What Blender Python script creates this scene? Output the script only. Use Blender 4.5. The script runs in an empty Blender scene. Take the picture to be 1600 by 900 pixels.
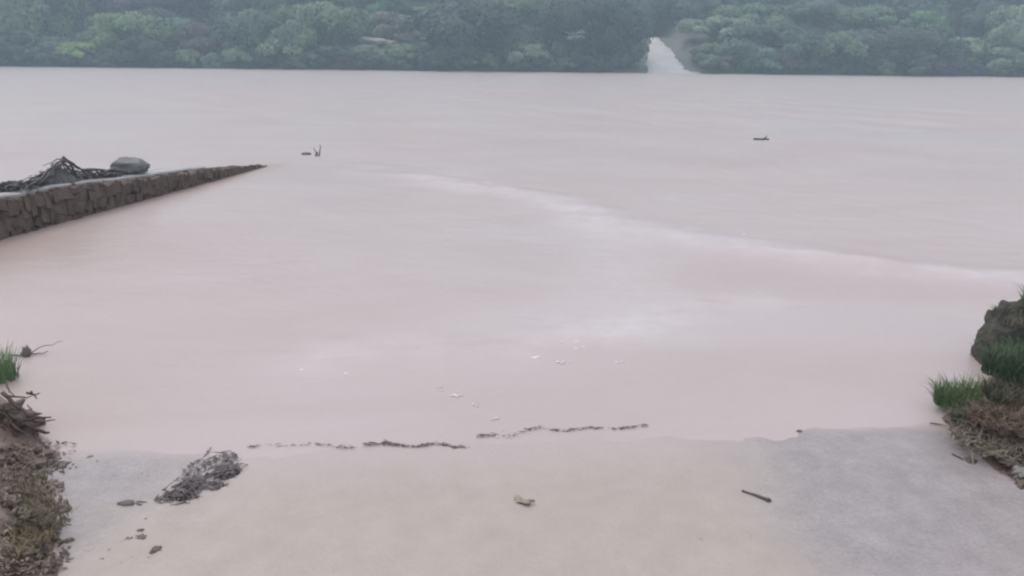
import bpy, bmesh, math, random
import numpy as np
from mathutils import Vector, Matrix, noise as mnoise

S = bpy.context.scene
COL = S.collection
random.seed(7)
RNG = np.random.default_rng(7)
R = math.radians

# ------------------------------------------------------------------ camera
CAM_H, F_PX, HORIZON = 1.9, 1256.0, 75.0
PITCH, ROLL = math.atan((450 - HORIZON) / F_PX), R(0.6)
cd = bpy.data.cameras.new('camera')
cam = bpy.data.objects.new('camera', cd)
COL.objects.link(cam)
cd.sensor_width = 36.0
cd.lens = F_PX / 1600 * 36.0
cd.clip_start, cd.clip_end = 0.05, 2000
CM = Matrix.Translation((0, 0, CAM_H)) @ Matrix.Rotation(math.pi / 2 - PITCH, 4, 'X') @ Matrix.Rotation(ROLL, 4, 'Z')
cam.matrix_world = CM
S.camera = cam
CROT = np.array(CM.to_3x3())

# ------------------------------------------------------------------ sky, sun, exposure
SUN_EL, SUN_ROT = R(58), R(-40)
w = bpy.data.worlds.new('World')
S.world = w
w.use_nodes = True
nt = w.node_tree
bg = nt.nodes['Background']
sky = nt.nodes.new('ShaderNodeTexSky')
sky.sky_type = 'NISHITA'
sky.sun_disc = False
sky.sun_elevation, sky.sun_rotation = SUN_EL, SUN_ROT
sky.air_density, sky.dust_density, sky.ozone_density = 1.0, 4.0, 1.0
mx = nt.nodes.new('ShaderNodeMix')           # an even cloud cover over the clear sky
mx.data_type = 'RGBA'
mx.inputs[0].default_value = 0.78
nt.links.new(sky.outputs[0], mx.inputs[6])
mx.inputs[7].default_value = (7.85, 7.7, 8.4, 1)
nt.links.new(mx.outputs[2], bg.inputs[0])
bg.inputs[1].default_value = 0.1
sl = bpy.data.lights.new('sun', 'SUN')
sl.energy, sl.angle, sl.color = 0.9, R(40), (1.0, 0.96, 0.92)
so = bpy.data.objects.new('sun', sl)
COL.objects.link(so)
so.location = (0, 0, 30)
so.rotation_euler = (math.pi / 2 - SUN_EL, 0, math.pi - SUN_ROT)
S.view_settings.view_transform = 'Standard'
S.view_settings.look = 'None'
S.view_settings.gamma = 1
S.view_settings.use_curve_mapping = False
S.view_settings.exposure = 0.64
S.cycles.use_denoising = True
S.cycles.max_bounces = 6
S.cycles.diffuse_bounces = 3
S.cycles.volume_bounces = 1
S.cycles.pixel_filter_type = 'GAUSSIAN'
S.cycles.filter_width = 2.6

# ------------------------------------------------------------------ geometry helpers
def ray(px, py):
    d = CROT @ np.array([(px - 800) / F_PX, (450 - py) / F_PX, -1.0])
    return d

def P(px, py, z=0.0):
    d = ray(px, py)
    t = (z - CAM_H) / d[2]
    return np.array([d[0] * t, d[1] * t, z])

def at_y(px, py, Y):
    d = ray(px, py)
    t = Y / d[1]
    return np.array([d[0] * t, Y, CAM_H + d[2] * t])

def sm(t):
    t = np.clip(t, 0, 1)
    return t * t * (3 - 2 * t)

_SW = {}
def waves(x, y, lam, seed, n=14, spread=math.pi, ang=0.0):
    """sum of sines around wavelength lam, about -1..1"""
    r = np.random.default_rng(seed)
    out = np.zeros(np.broadcast(x, y).shape)
    for _ in range(n):
        a = ang + r.uniform(-spread, spread)
        k = 2 * math.pi / (lam * r.uniform(0.6, 1.7))
        out = out + np.sin(k * (np.cos(a) * x + np.sin(a) * y) + r.uniform(0, 6.28))
    return out / math.sqrt(n / 2) * 0.6

def fbm(x, y, lam, seed, octs=3):
    o = 0
    for i in range(octs):
        o = o + waves(x, y, lam / 2 ** i, seed + i * 17) * 0.55 ** i
    return o

def new_obj(name, me, parent=None, mat=None, loc=None):
    o = bpy.data.objects.new(name, me)
    COL.objects.link(o)
    if parent is not None:
        o.parent = parent
    if mat is not None and me is not None and not me.materials:
        me.materials.append(mat)
    if loc is not None:
        o.location = loc
    return o

def mesh_np(name, V, F, smooth=True):
    """V (n,3), F (m,k) with a constant k"""
    me = bpy.data.meshes.new(name)
    V = np.asarray(V, dtype=np.float32)
    F = np.asarray(F, dtype=np.int32)
    k = F.shape[1]
    me.vertices.add(len(V)); me.vertices.foreach_set('co', V.ravel())
    me.loops.add(F.size); me.loops.foreach_set('vertex_index', F.ravel())
    me.polygons.add(len(F))
    me.polygons.foreach_set('loop_start', np.arange(0, F.size, k, dtype=np.int32))
    me.polygons.foreach_set('loop_total', np.full(len(F), k, dtype=np.int32))
    me.polygons.foreach_set('use_smooth', np.full(len(F), smooth))
    me.update(calc_edges=True)
    return me

def join_np(parts):
    Vs, Fs, n = [], [], 0
    for V, F in parts:
        Vs.append(V); Fs.append(np.asarray(F) + n); n += len(V)
    return np.concatenate(Vs), np.concatenate(Fs)

def grid_mesh(name, xs, ys, zf):
    X, Y = np.meshgrid(xs, ys)
    Z = zf(X, Y)
    V = np.stack([X, Y, Z], -1).reshape(-1, 3)
    nx, ny = len(xs), len(ys)
    i = np.arange(nx * ny).reshape(ny, nx)
    F = np.stack([i[:-1, :-1], i[:-1, 1:], i[1:, 1:], i[1:, :-1]], -1).reshape(-1, 4)
    return mesh_np(name, V, F), X, Y

def tube_np(pts, radii, n=6):
    pts = np.asarray(pts, float)
    m = len(pts)
    V = []
    for i in range(m):
        t = pts[min(i + 1, m - 1)] - pts[max(i - 1, 0)]
        t = t / (np.linalg.norm(t) + 1e-9)
        u = np.cross(t, [0.13, 0.27, 0.95]); u /= np.linalg.norm(u) + 1e-9
        v = np.cross(t, u)
        for k in range(n):
            a = 2 * math.pi * k / n
            V.append(pts[i] + radii[i] * (math.cos(a) * u + math.sin(a) * v))
    V += [pts[0], pts[-1]]
    F = []
    for i in range(m - 1):
        for k in range(n):
            a, b = i * n + k, i * n + (k + 1) % n
            F.append((a, b, b + n, a + n))
    for k in range(n):
        F.append((m * n, (k + 1) % n, k, m * n))
        F.append((m * n + 1, (m - 1) * n + k, (m - 1) * n + (k + 1) % n, m * n + 1))
    return np.array(V), np.array(F)

def tube_mesh(name, pts, radii, n=6):
    me = bpy.data.meshes.new(name)
    V, F = tube_np(pts, radii, n)
    faces = []
    for f in F.tolist():
        g = []
        for q in f:
            if q not in g:
                g.append(q)
        faces.append(g)
    me.from_pydata(V.tolist(), [], faces)
    me.polygons.foreach_set('use_smooth', [True] * len(me.polygons))
    me.update()
    return me

def rock_mesh(name, seed, dims=(1, 1, 1), sub=3, rough=0.25, freq=1.4, flat=0.0):
    bm = bmesh.new()
    bmesh.ops.create_icosphere(bm, subdivisions=sub, radius=1)
    off = Vector((seed * 3.1, seed * 1.7, seed * 5.3))
    for v in bm.verts:
        d = v.co.copy()
        k = 1 + rough * mnoise.noise(d * freq + off) + rough * 0.45 * mnoise.noise(d * freq * 3 + off)
        c = d * k
        if flat and c.z < -flat:
            c.z = -flat
        v.co = Vector((c.x * dims[0], c.y * dims[1], c.z * dims[2]))
    me = bpy.data.meshes.new(name)
    bm.to_mesh(me); bm.free()
    me.polygons.foreach_set('use_smooth', [True] * len(me.polygons))
    return me

def tag(o, label=None, cat=None, group=None, kind=None):
    if label: o['label'] = label
    if cat: o['category'] = cat
    if group: o['group'] = group
    if kind: o['kind'] = kind
    return o

def empty(name, loc, label, cat, group=None, rz=0):
    o = bpy.data.objects.new(name, None)
    COL.objects.link(o)
    o.empty_display_size = 0.2
    o.location = loc
    o.rotation_euler = (0, 0, rz)
    return tag(o, label, cat, group)

# ------------------------------------------------------------------ materials
def mat(name):
    m = bpy.data.materials.new(name)
    m.use_nodes = True
    n = m.node_tree.nodes
    return m, m.node_tree, n['Principled BSDF']

def noise_node(t, scale, detail=4, rough=0.55, vec=None, dist=0.0):
    n = t.nodes.new('ShaderNodeTexNoise')
    n.inputs['Scale'].default_value = scale
    n.inputs['Detail'].default_value = detail
    n.inputs['Roughness'].default_value = rough
    n.inputs['Distortion'].default_value = dist
    if vec is not None:
        t.links.new(vec, n.inputs['Vector'])
    return n

def ramp(t, src, stops):
    r = t.nodes.new('ShaderNodeValToRGB')
    e = r.color_ramp.elements
    while len(e) < len(stops):
        e.new(0.5)
    for i, (p, c) in enumerate(stops):
        e[i].position = p
        e[i].color = (*c, 1) if len(c) == 3 else c
    t.links.new(src, r.inputs[0])
    return r

def mixc(t, fac, a, b, blend='MIX'):
    m = t.nodes.new('ShaderNodeMix')
    m.data_type = 'RGBA'
    m.blend_type = blend
    for sock, v in ((m.inputs[0], fac), (m.inputs[6], a), (m.inputs[7], b)):
        if isinstance(v, (int, float)):
            sock.default_value = v
        elif isinstance(v, tuple):
            sock.default_value = (*v, 1)
        else:
            t.links.new(v, sock)
    return m.outputs[2]

def bump(t, src, strength, dist, bsdf):
    b = t.nodes.new('ShaderNodeBump')
    b.inputs['Strength'].default_value = strength
    b.inputs['Distance'].default_value = dist
    t.links.new(src, b.inputs['Height'])
    t.links.new(b.outputs[0], bsdf.inputs['Normal'])

def coords(t, kind='Object'):
    return t.nodes.new('ShaderNodeTexCoord').outputs[kind]

def simple(name, c0, c1, scale=8, rough=0.7, bstr=0.4, bdist=0.01, bscale=None, kind='Object'):
    m, t, b = mat(name)
    co = coords(t, kind)
    n = noise_node(t, scale, 5, 0.6, co)
    r = ramp(t, n.outputs[0], [(0.3, c0), (0.7, c1)])
    t.links.new(r.outputs[0], b.inputs['Base Color'])
    b.inputs['Roughness'].default_value = rough
    n2 = noise_node(t, bscale or scale * 3, 4, 0.6, co)
    bump(t, n2.outputs[0], bstr, bdist, b)
    return m

M = {}
M['stone'] = simple('wall_stone', (0.052, 0.033, 0.024), (0.15, 0.103, 0.078), 9, 0.6, 0.6, 0.03, 14)
def stone_mat():
    m = M['stone']; t = m.node_tree; b = t.nodes['Principled BSDF']
    oi = t.nodes.new('ShaderNodeObjectInfo')
    rr_ = ramp(t, oi.outputs['Random'], [(0, (.85, .8, .78)), (.5, (1, .95, .9)), (1, (1.15, 1.12, 1.0))])
    src = b.inputs['Base Color'].links[0].from_socket
    t.links.new(mixc(t, 1.0, src, rr_.outputs[0], 'MULTIPLY'), b.inputs['Base Color'])
stone_mat()
M['mortar'] = simple('wall_mortar', (0.04, 0.028, 0.022), (0.08, 0.058, 0.048), 7, 0.8, 0.5, 0.02)
M['coping'] = simple('coping_concrete', (0.27, 0.255, 0.245), (0.42, 0.40, 0.385), 3, 0.45, 0.3, 0.01)
M['brown_straw'] = simple('brown_straw', (0.08, 0.05, 0.033), (0.20, 0.14, 0.095), 18, 0.85, 0.3, 0.005)
M['pale_stone'] = simple('pale_stone', (0.2, 0.19, 0.175), (0.3, 0.285, 0.26), 9, 0.6, 0.5, 0.02)
M['boulder'] = simple('boulder_rock', (0.07, 0.075, 0.075), (0.13, 0.135, 0.13), 4, 0.55, 0.5, 0.03)
M['rock'] = simple('bank_rock', (0.035, 0.03, 0.028), (0.10, 0.085, 0.08), 6, 0.8, 0.8, 0.04, 16)
M['rock'] = simple('bank_rock', (0.03, 0.03, 0.022), (0.11, 0.10, 0.075), 11, 0.85, 1.0, 0.05, 22)
M['wood'] = simple('wet_wood', (0.03, 0.024, 0.022), (0.085, 0.068, 0.06), 12, 0.55, 0.5, 0.005)
M['grey_wood'] = simple('driftwood', (0.085, 0.08, 0.08), (0.19, 0.18, 0.175), 10, 0.6, 0.5, 0.006)
M['root'] = simple('root_bark', (0.035, 0.02, 0.014), (0.12, 0.078, 0.058), 14, 0.6, 0.5, 0.005)
M['straw'] = simple('dead_straw', (0.12, 0.095, 0.065), (0.30, 0.25, 0.19), 20, 0.8, 0.2, 0.004)
M['mat_straw'] = simple('matted_straw', (0.05, 0.047, 0.045), (0.14, 0.13, 0.12), 14, 0.9, 0.6, 0.02)
M['clod'] = simple('mud_clod', (0.06, 0.038, 0.028), (0.18, 0.13, 0.105), 9, 0.55, 0.6, 0.01)
M['litter'] = simple('dark_litter', (0.062, 0.05, 0.05), (0.19, 0.162, 0.158), 25, 0.65, 0.3, 0.004)
M['leaf_tan'] = simple('tan_leaf', (0.24, 0.2, 0.14), (0.36, 0.31, 0.24), 14, 0.5, 0.3, 0.003)
M['bark'] = simple('tree_bark', (0.05, 0.042, 0.038), (0.12, 0.10, 0.09), 3, 0.85, 0.5, 0.02)
M['pale_bark'] = simple('pale_bark', (0.35, 0.34, 0.32), (0.5, 0.48, 0.46), 6, 0.8, 0.4, 0.02)
M['clay'] = simple('pale_clay', (0.22, 0.20, 0.165), (0.32, 0.29, 0.245), 1.5, 0.85, 0.6, 0.05)
M['foam'] = simple('river_foam', (0.66, 0.63, 0.62), (0.85, 0.83, 0.82), 10, 0.5, 0.4, 0.004)

def leaf_mat(name, vary=0.5):
    m, t, b = mat(name)
    oi = t.nodes.new('ShaderNodeObjectInfo')
    n = noise_node(t, 2.2, 3, 0.6, coords(t))
    r = ramp(t, n.outputs[0], [(0.32, (0.5, 0.52, 0.58)), (0.68, (1.6, 1.55, 1.4))])
    c = mixc(t, 1.0, oi.outputs['Color'], r.outputs[0], 'MULTIPLY')
    t.links.new(c, b.inputs['Base Color'])
    b.inputs['Roughness'].default_value = 0.65
    tr = t.nodes.new('ShaderNodeBsdfTranslucent')
    t.links.new(c, tr.inputs['Color'])
    ms = t.nodes.new('ShaderNodeMixShader')
    ms.inputs[0].default_value = 0.25
    t.links.new(b.outputs[0], ms.inputs[1]); t.links.new(tr.outputs[0], ms.inputs[2])
    t.links.new(ms.outputs[0], t.nodes['Material Output'].inputs[0])
    return m
M['leaf'] = leaf_mat('foliage')
M['grass'] = leaf_mat('grass_blades')

# ------------------------------------------------------------------ terrain shape
YB = P(800, 112)[1]                     # far waterline
YW = P(800, 690)[1]                     # near waterline
_a, _b = P(300, 706), P(1400, 664)
def YWF(x):
    return np.interp(x, [_a[0], _b[0]], [_a[1], _b[1]]) - 0.12
def edge(pts):
    q = np.array([P(*p)[:2] for p in pts])
    q = q[np.argsort(q[:, 1])]
    return lambda y: np.interp(y, q[:, 1], q[:, 0])
XL = edge([(60, 1050), (95, 900), (112, 800), (100, 720), (80, 680), (66, 650), (30, 612), (4, 565), (-60, 535), (-400, 505), (-2500, 480)])
XR = edge([(1680, 900), (1640, 810), (1560, 745), (1505, 695), (1470, 655), (1478, 615), (1515, 578), (1590, 545), (1700, 520), (2300, 500), (4500, 480)])

RD_X0, RD_X1 = P(1043, 114)[0], at_y(1024, 62, YB + 12)[0]
def far_road_c(s):
    return RD_X0 + (RD_X1 - RD_X0) * np.clip(s / 12, -1, 1.3) + 0.9 * np.clip(1 - s / 1.6, 0, 1.2) ** 2
def far_road_half(s):
    return 0.95 + 0.95 * np.clip(1 - s / 12.0, 0, 1.1) + 0.8 * np.clip(1 - s / 1.6, 0, 1.2) ** 2
def far_road_z(s):
    return np.where(s < 11.5, 0.02 + 0.255 * s, 0.02 + 0.255 * 11.5 + 0.04 * (s - 11.5))

def height(x, y):
    x, y = np.broadcast_arrays(np.asarray(x, float), np.asarray(y, float))
    d = YWF(x) - y
    h = np.where(d > 0, 0.042 * d, 0.06 * d)
    h = np.maximum(h, -1.3)
    h = np.where(y < -2, 0.042 * (YWF(x) + 2) + 0.02 * (-2 - y), h)
    n1 = fbm(x, y, 0.9, 3); n2 = fbm(x, y, 0.16, 11, 2)
    h = h + 0.0025 * waves(x, y, 0.7, 5) * (d > -1)
    near = sm((14 - y) / 6)
    dl = XL(y) - x + 0.05 * n1
    dr = x - XR(y) + 0.05 * n1
    for dd, top in ((dl, 0.20), (dr, 0.34)):
        k = sm(dd / 0.55)
        h = h + near * (k * top + sm((dd - 0.5) / 5) * 0.6 + k * (0.035 * n1 + 0.018 * n2))
    # far bank and hill
    s = y - (YB + 0.25 * waves(x, x * 0, 9, 21))
    hill = 0.9 * np.clip(s + 1.2, 0, 1.32) - 1.08 + 0.24 * np.clip(s, 0, 26) + 0.42 * np.clip(s - 26, 0, 40) + 0.05 * np.clip(s - 66, 0, 400)
    hill = hill + np.clip(s / 6, 0, 1) * 0.5 * waves(x, y, 14, 23) + np.clip(s / 3, 0, 1) * 0.08 * waves(x, y, 2, 25)
    lat = np.abs(x - far_road_c(s))
    road = far_road_z(s) - 0.06
    k = sm((lat - far_road_half(s) - 0.1) / 1.3)
    hill = np.where((s > -1.5) & (s < 30), road * (1 - k) + hill * k, hill)
    b = sm((s + 3) / 2.0)
    h = h * (1 - b) + np.where(s > -3, np.maximum(hill, -1.3), 0) * b
    return h

def G(px, py):
    """point of the ground seen at a pixel of the photograph"""
    z = 0.0
    for _ in range(12):
        p = P(px, py, z)
        z = float(max(height(p[0], p[1]), 0.0))
    return np.array([p[0], p[1], z])

def graded(lo, hi, a, b, fine, grow=1.09, mxs=6.0):
    core = np.arange(a, b + fine / 2, fine)
    up, st, v = [], fine, b
    while v < hi:
        st = min(st * grow, mxs); v += st; up.append(v)
    dn, st, v = [], fine, a
    while v > lo:
        st = min(st * grow, mxs); v -= st; dn.append(v)
    return np.concatenate([dn[::-1], core, up])

# ------------------------------------------------------------------ ground sheet
xs = graded(-240, 240, -4.5, 5, 0.05, 1.08, 5)
ys = np.concatenate([graded(-60, 9, 1.6, 7.5, 0.045, 1.1, 5), np.linspace(10, YB - 4, 24), np.arange(YB - 3, YB + 16, 0.35), np.linspace(YB + 17, YB + 75, 40), np.linspace(YB + 80, YB + 330, 26)])
gm, _, _ = grid_mesh('ground', xs, np.unique(ys), height)
m, t, b = mat('earth')
g = t.nodes.new('ShaderNodeNewGeometry')
sep = t.nodes.new('ShaderNodeSeparateXYZ'); t.links.new(g.outputs['Position'], sep.inputs[0])
n = noise_node(t, 3.0, 6, 0.62, g.outputs['Position'])
mud = ramp(t, n.outputs[0], [(0.28, (0.07, 0.042, 0.03)), (0.5, (0.15, 0.102, 0.078)), (0.72, (0.27, 0.21, 0.175))])
n2 = noise_node(t, 0.35, 6, 0.6, g.outputs['Position'])
forest = ramp(t, n2.outputs[0], [(0.35, (0.055, 0.045, 0.04)), (0.6, (0.06, 0.065, 0.042)), (0.75, (0.045, 0.065, 0.035))])
mr = t.nodes.new('ShaderNodeMapRange')
mr.inputs[1].default_value, mr.inputs[2].default_value = YB - 10, YB - 5
t.links.new(sep.outputs[1], mr.inputs[0])
c = mixc(t, mr.outputs[0], mud.outputs[0], forest.outputs[0])
t.links.new(c, b.inputs['Base Color'])
b.inputs['Roughness'].default_value = 0.5
n3 = noise_node(t, 22, 5, 0.65, g.outputs['Position'])
bump(t, n3.outputs[0], 0.6, 0.02, b)
tag(new_obj('ground', gm, None, m), kind='structure')

# near road: wet, silt covered ramp that runs down into the river
def road_xy():
    ys = np.concatenate([np.arange(-12, 1.5, 0.5), np.arange(1.5, YW + 1.6, 0.05)])
    us = np.linspace(0, 1, 110)
    V = []
    for y in ys:
        x0, x1 = XL(min(y, YW + .6)) - 0.12, XR(min(y, YW + .6)) + 0.12
        x0, x1 = max(x0, -2.75), min(x1, 2.9)
        for u in us:
            V.append((x0 + (x1 - x0) * u, y))
    return np.array(V), len(us), len(ys)
V, nu, ny = road_xy()
Z = height(V[:, 0], V[:, 1])
d = YWF(V[:, 0]) - V[:, 1]
Zr = np.where(d > 0, 0.042 * d, 0.06 * d)
Zr = np.where(V[:, 1] < -2, 0.042 * (YWF(V[:, 0]) + 2) + 0.02 * (-2 - V[:, 1]), Zr) + 0.0025 * waves(V[:, 0], V[:, 1], 0.7, 5)
Zr = Zr + 0.006 + 0.0018 * waves(V[:, 0], V[:, 1], 0.35, 31) + 0.0012 * waves(V[:, 0], V[:, 1], 0.12, 33)
i = np.arange(nu * ny).reshape(ny, nu)
F = np.stack([i[:-1, :-1], i[:-1, 1:], i[1:, 1:], i[1:, :-1]], -1).reshape(-1, 4)
rm = mesh_np('road', np.column_stack([V, Zr]), F)
m, t, b = mat('silted_road')
g = t.nodes.new('ShaderNodeNewGeometry')
pos = g.outputs['Position']
na = noise_node(t, 0.75, 5, 0.55, pos, 0.4)
nb = noise_node(t, 7, 6, 0.65, pos)
class _T: pass
silt = ramp(t, nb.outputs[0], [(0.3, (0.365, 0.308, 0.268)), (0.7, (0.415, 0.358, 0.315))])
ng_ = noise_node(t, 75, 3, 0.7, pos)
tr0 = ramp(t, nb.outputs[0], [(0.3, (0.275, 0.243, 0.238)), (0.7, (0.36, 0.322, 0.315))])
tg0 = ramp(t, ng_.outputs[0], [(0.35, (.86, .86, .86)), (0.6, (1.06, 1.06, 1.06))])
tar = _T(); tar.outputs = [mixc(t, 1.0, tr0.outputs[0], tg0.outputs[0], 'MULTIPLY')]
sep = t.nodes.new('ShaderNodeSeparateXYZ'); t.links.new(pos, sep.inputs[0])
# silt lies deepest along the middle of the road; the washed edges show the road itself
ab = t.nodes.new('ShaderNodeMath'); ab.operation = 'SUBTRACT'; ab.inputs[1].default_value = -0.25; t.links.new(sep.outputs[0], ab.inputs[0])
ab2 = t.nodes.new('ShaderNodeMath'); ab2.operation = 'ABSOLUTE'; t.links.new(ab.outputs[0], ab2.inputs[0])
ad = t.nodes.new('ShaderNodeMath'); ad.operation = 'MULTIPLY_ADD'; ad.inputs[1].default_value = 1.6; t.links.new(na.outputs[0], ad.inputs[0]); t.links.new(ab2.outputs[0], ad.inputs[2])
msk = t.nodes.new('ShaderNodeMapRange'); msk.interpolation_type = 'SMOOTHSTEP'
msk.inputs[1].default_value, msk.inputs[2].default_value = 1.85, 2.45
t.links.new(ad.outputs[0], msk.inputs[0])
wl_ = t.nodes.new('ShaderNodeMapRange'); wl_.interpolation_type = 'SMOOTHSTEP'
wl_.inputs[1].default_value, wl_.inputs[2].default_value, wl_.inputs[3].default_value, wl_.inputs[4].default_value = YW - 0.12, YW + 0.12, 1.0, 0.0
wn_ = t.nodes.new('ShaderNodeMath'); wn_.operation = 'MULTIPLY_ADD'; wn_.inputs[1].default_value = 0.5
t.links.new(na.outputs[0], wn_.inputs[0])
wo_ = t.nodes.new('ShaderNodeMath'); wo_.operation = 'SUBTRACT'; wo_.inputs[1].default_value = 0.25
sx_ = t.nodes.new('ShaderNodeMath'); sx_.operation = 'MULTIPLY_ADD'; sx_.inputs[1].default_value = -float((_b[1] - _a[1]) / (_b[0] - _a[0])); sx_.inputs[2].default_value = float(YW - _a[1] + _a[0] * (_b[1] - _a[1]) / (_b[0] - _a[0]))
t.links.new(sep.outputs[0], sx_.inputs[0])
sy_ = t.nodes.new('ShaderNodeMath'); sy_.operation = 'ADD'; t.links.new(sx_.outputs[0], sy_.inputs[0]); t.links.new(sep.outputs[1], sy_.inputs[1])
t.links.new(sy_.outputs[0], wo_.inputs[0])
wf_ = t.nodes.new('ShaderNodeMapRange'); wf_.interpolation_type = 'SMOOTHSTEP'
wf_.inputs[1].default_value, wf_.inputs[2].default_value = YW - 0.55, YW - 0.02
t.links.new(wn_.outputs[0], wf_.inputs[0]); t.links.new(wo_.outputs[0], wn_.inputs[2])
t.links.new(wn_.outputs[0], wl_.inputs[0])
mw_ = t.nodes.new('ShaderNodeMath'); mw_.operation = 'MULTIPLY'; t.links.new(msk.outputs[0], mw_.inputs[0]); t.links.new(wl_.outputs[0], mw_.inputs[1])
c = mixc(t, mw_.outputs[0], mixc(t, wf_.outputs[0], silt.outputs[0], (0.425, 0.364, 0.345)), tar.outputs[0])
t.links.new(c, b.inputs['Base Color'])
rr = t.nodes.new('ShaderNodeMapRange')
rr.inputs[3].default_value, rr.inputs[4].default_value = 0.32, 0.22
t.links.new(mw_.outputs[0], rr.inputs[0]); t.links.new(rr.outputs[0], b.inputs['Roughness'])
n3 = noise_node(t, 38, 6, 0.75, pos)
bump(t, n3.outputs[0], 0.6, 0.009, b)
tag(new_obj('road', rm, None, m), kind='structure')

# far road climbing out of the water
ss = np.arange(-1.0, 14, 0.3)
V = []
for s in ss:
    c0, hw = far_road_c(s), far_road_half(s)
    for u in np.linspace(-1, 1, 13):
        V.append((c0 + u * hw + 0.10 * math.sin(s * 2.1 + u) + .12 * abs(u) * mnoise.noise(Vector((s * 1.7, u * 3, 5))), YB + s, float(far_road_z(s)) + 0.03 - 0.05 * abs(u) ** 3 - 0.35 * u * u * max(0, s - 8) / 4))
V = np.array(V)
V[:, 2] += 0.02 * waves(V[:, 0], V[:, 1], 0.9, 41)
i = np.arange(len(ss) * 13).reshape(len(ss), 13)
F = np.stack([i[:-1, :-1], i[:-1, 1:], i[1:, 1:], i[1:, :-1]], -1).reshape(-1, 4)
M['far_road'] = simple('pale_wet_road', (0.36, 0.33, 0.315), (0.46, 0.43, 0.415), 0.8, 0.5, 0.3, 0.03)
tag(new_obj('far_road', mesh_np('far_road', V, F), None, M['far_road']), kind='structure')

# ------------------------------------------------------------------ river water
EDDY = np.array([P(*p)[:2] for p in [(560, 262), (640, 275), (760, 296), (880, 320), (930, 345), (1080, 372), (1250, 398), (1400, 422), (1620, 440), (1900, 455)]])
FOAM2 = np.array([P(*p)[:2] for p in [(520, 560), (640, 545), (760, 545), (860, 520), (960, 515), (1100, 480), (1200, 470)]])
FAN = np.array([P(*p)[:2] for p in [(930, 350), (960, 400), (990, 450), (960, 500)]])
def dist_poly(x, y, Q):
    best = np.full(x.shape, 1e9)
    for (ax, ay), (bx, by) in zip(Q[:-1], Q[1:]):
        ux, uy = bx - ax, by - ay
        tt = np.clip(((x - ax) * ux + (y - ay) * uy) / (ux * ux + uy * uy), 0, 1)
        best = np.minimum(best, np.hypot(x - ax - tt * ux, y - ay - tt * uy))
    return best
SHAD = [(185, 148, 0.9), (330, 124, 1.6), (985, 138, 1.4), (1190, 132, 1.5), (1410, 150, 1.3), (1465, 152, 1.0), (1190, 219, 0.5), (800, 122, 1.6), (560, 140, 1.0)]
def water_z(x, y):
    far = sm((y - 6) / 22)
    z = 0.0006 * waves(x, y, 0.35, 51, 20, 0.9, 0.5) + 0.0012 * waves(x, y, 1.1, 53, 20, 0.8, 0.2)
    z = z + (0.0035 + 0.012 * far) * waves(x, y, 3.4, 55, 22, 0.7, 0.3) * sm((y - 5) / 8)
    z = z + 0.013 * far * waves(x, y, 1.6, 57, 24, 0.9, 0.1) * sm((y - 14) / 14)
    z = z * sm((y - YW + 0.6) / 2.0) + 0.0015 * waves(x, y, 0.5, 59, 14) * sm((y - YW + 0.5) / 0.4)
    e = dist_poly(x, y, EDDY)
    wdt = 0.10 + 0.035 * y
    z = z + 0.035 * np.exp(-(e / wdt) ** 2) * (1 + 0.5 * waves(x, y, 0.8, 61))
    f2 = dist_poly(x, y, FOAM2)
    z = z + 0.008 * np.exp(-(f2 / 0.3) ** 2) * (1 + waves(x, y, 0.4, 63))
    for px, py, s in SHAD:
        q = P(px, py)
        z = z + (0.035 * s * np.exp(-((x - q[0]) / (1.1 * s)) ** 2 - ((y - q[1]) / (0.32 * s)) ** 2)) * (1 + .4 * waves(x, y, .8, 67))
    # the water laps out over the ramp in a shallow film
    return z
xs = graded(-230, 230, -6.5, 8, 0.07, 1.05, 4)
yy, v = [], YW - 0.9
while v < YB + 1.5:
    yy.append(v); v += max(0.03, 0.0085 * v)
wm, X, Y = grid_mesh('river', xs, np.array(yy), water_z)
e = dist_poly(X, Y, EDDY)
run = np.clip((X - EDDY[0, 0]) / (EDDY[-1, 0] - EDDY[0, 0]), 0, 1)
foam = 0.42 * np.exp(-(e / (0.10 + 0.034 * Y)) ** 2) * np.clip(0.62 + 0.4 * waves(X, Y, 1.8, 71) + .2 * waves(X, Y, .5, 72), 0.1, 1.2) * sm((X - EDDY[1, 0] + .3) / 1.2) * (1 - .5 * sm((X - 3.5) / 2))
foam += 0.18 * np.exp(-(dist_poly(X, Y, FAN) / 0.55) ** 2)
foam += 0.25 * np.exp(-(dist_poly(X, Y, FOAM2) / 0.34) ** 2) * (0.7 + 0.3 * waves(X, Y, 0.9, 73))
a = wm.attributes.new('foam', 'FLOAT', 'POINT')
a.data.foreach_set('value', np.clip(foam, 0, 1).ravel().astype(np.float32))
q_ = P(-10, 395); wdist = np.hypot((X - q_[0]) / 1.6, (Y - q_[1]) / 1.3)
silt_bounce = 0.75 * np.exp(-wdist ** 2)  # warm bounced light below the wall, painted in as browner water
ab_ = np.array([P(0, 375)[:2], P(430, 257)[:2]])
silt_bounce = np.maximum(silt_bounce, 0.6 * np.exp(-(dist_poly(X, Y, ab_) / 0.28) ** 2))
q_ = P(60, 640); silt_bounce = np.maximum(silt_bounce, 0.35 * np.exp(-((X - q_[0]) / .7) ** 2 - ((Y - q_[1]) / .9) ** 2))
a = wm.attributes.new('silt', 'FLOAT', 'POINT')  # carries the painted warm bounce as well as muddy tint
a.data.foreach_set('value', silt_bounce.ravel().astype(np.float32))
m, t, b = mat('muddy_water')
g = t.nodes.new('ShaderNodeNewGeometry')
pos = g.outputs['Position']
mp = t.nodes.new('ShaderNodeMapping'); mp.inputs['Scale'].default_value = (0.28, 0.62, 1); mp.inputs['Rotation'].default_value = (0, 0, R(-18)); t.links.new(pos, mp.inputs[0])
n = noise_node(t, 1.0, 5, 0.55, mp.outputs[0], 1.2)
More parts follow.
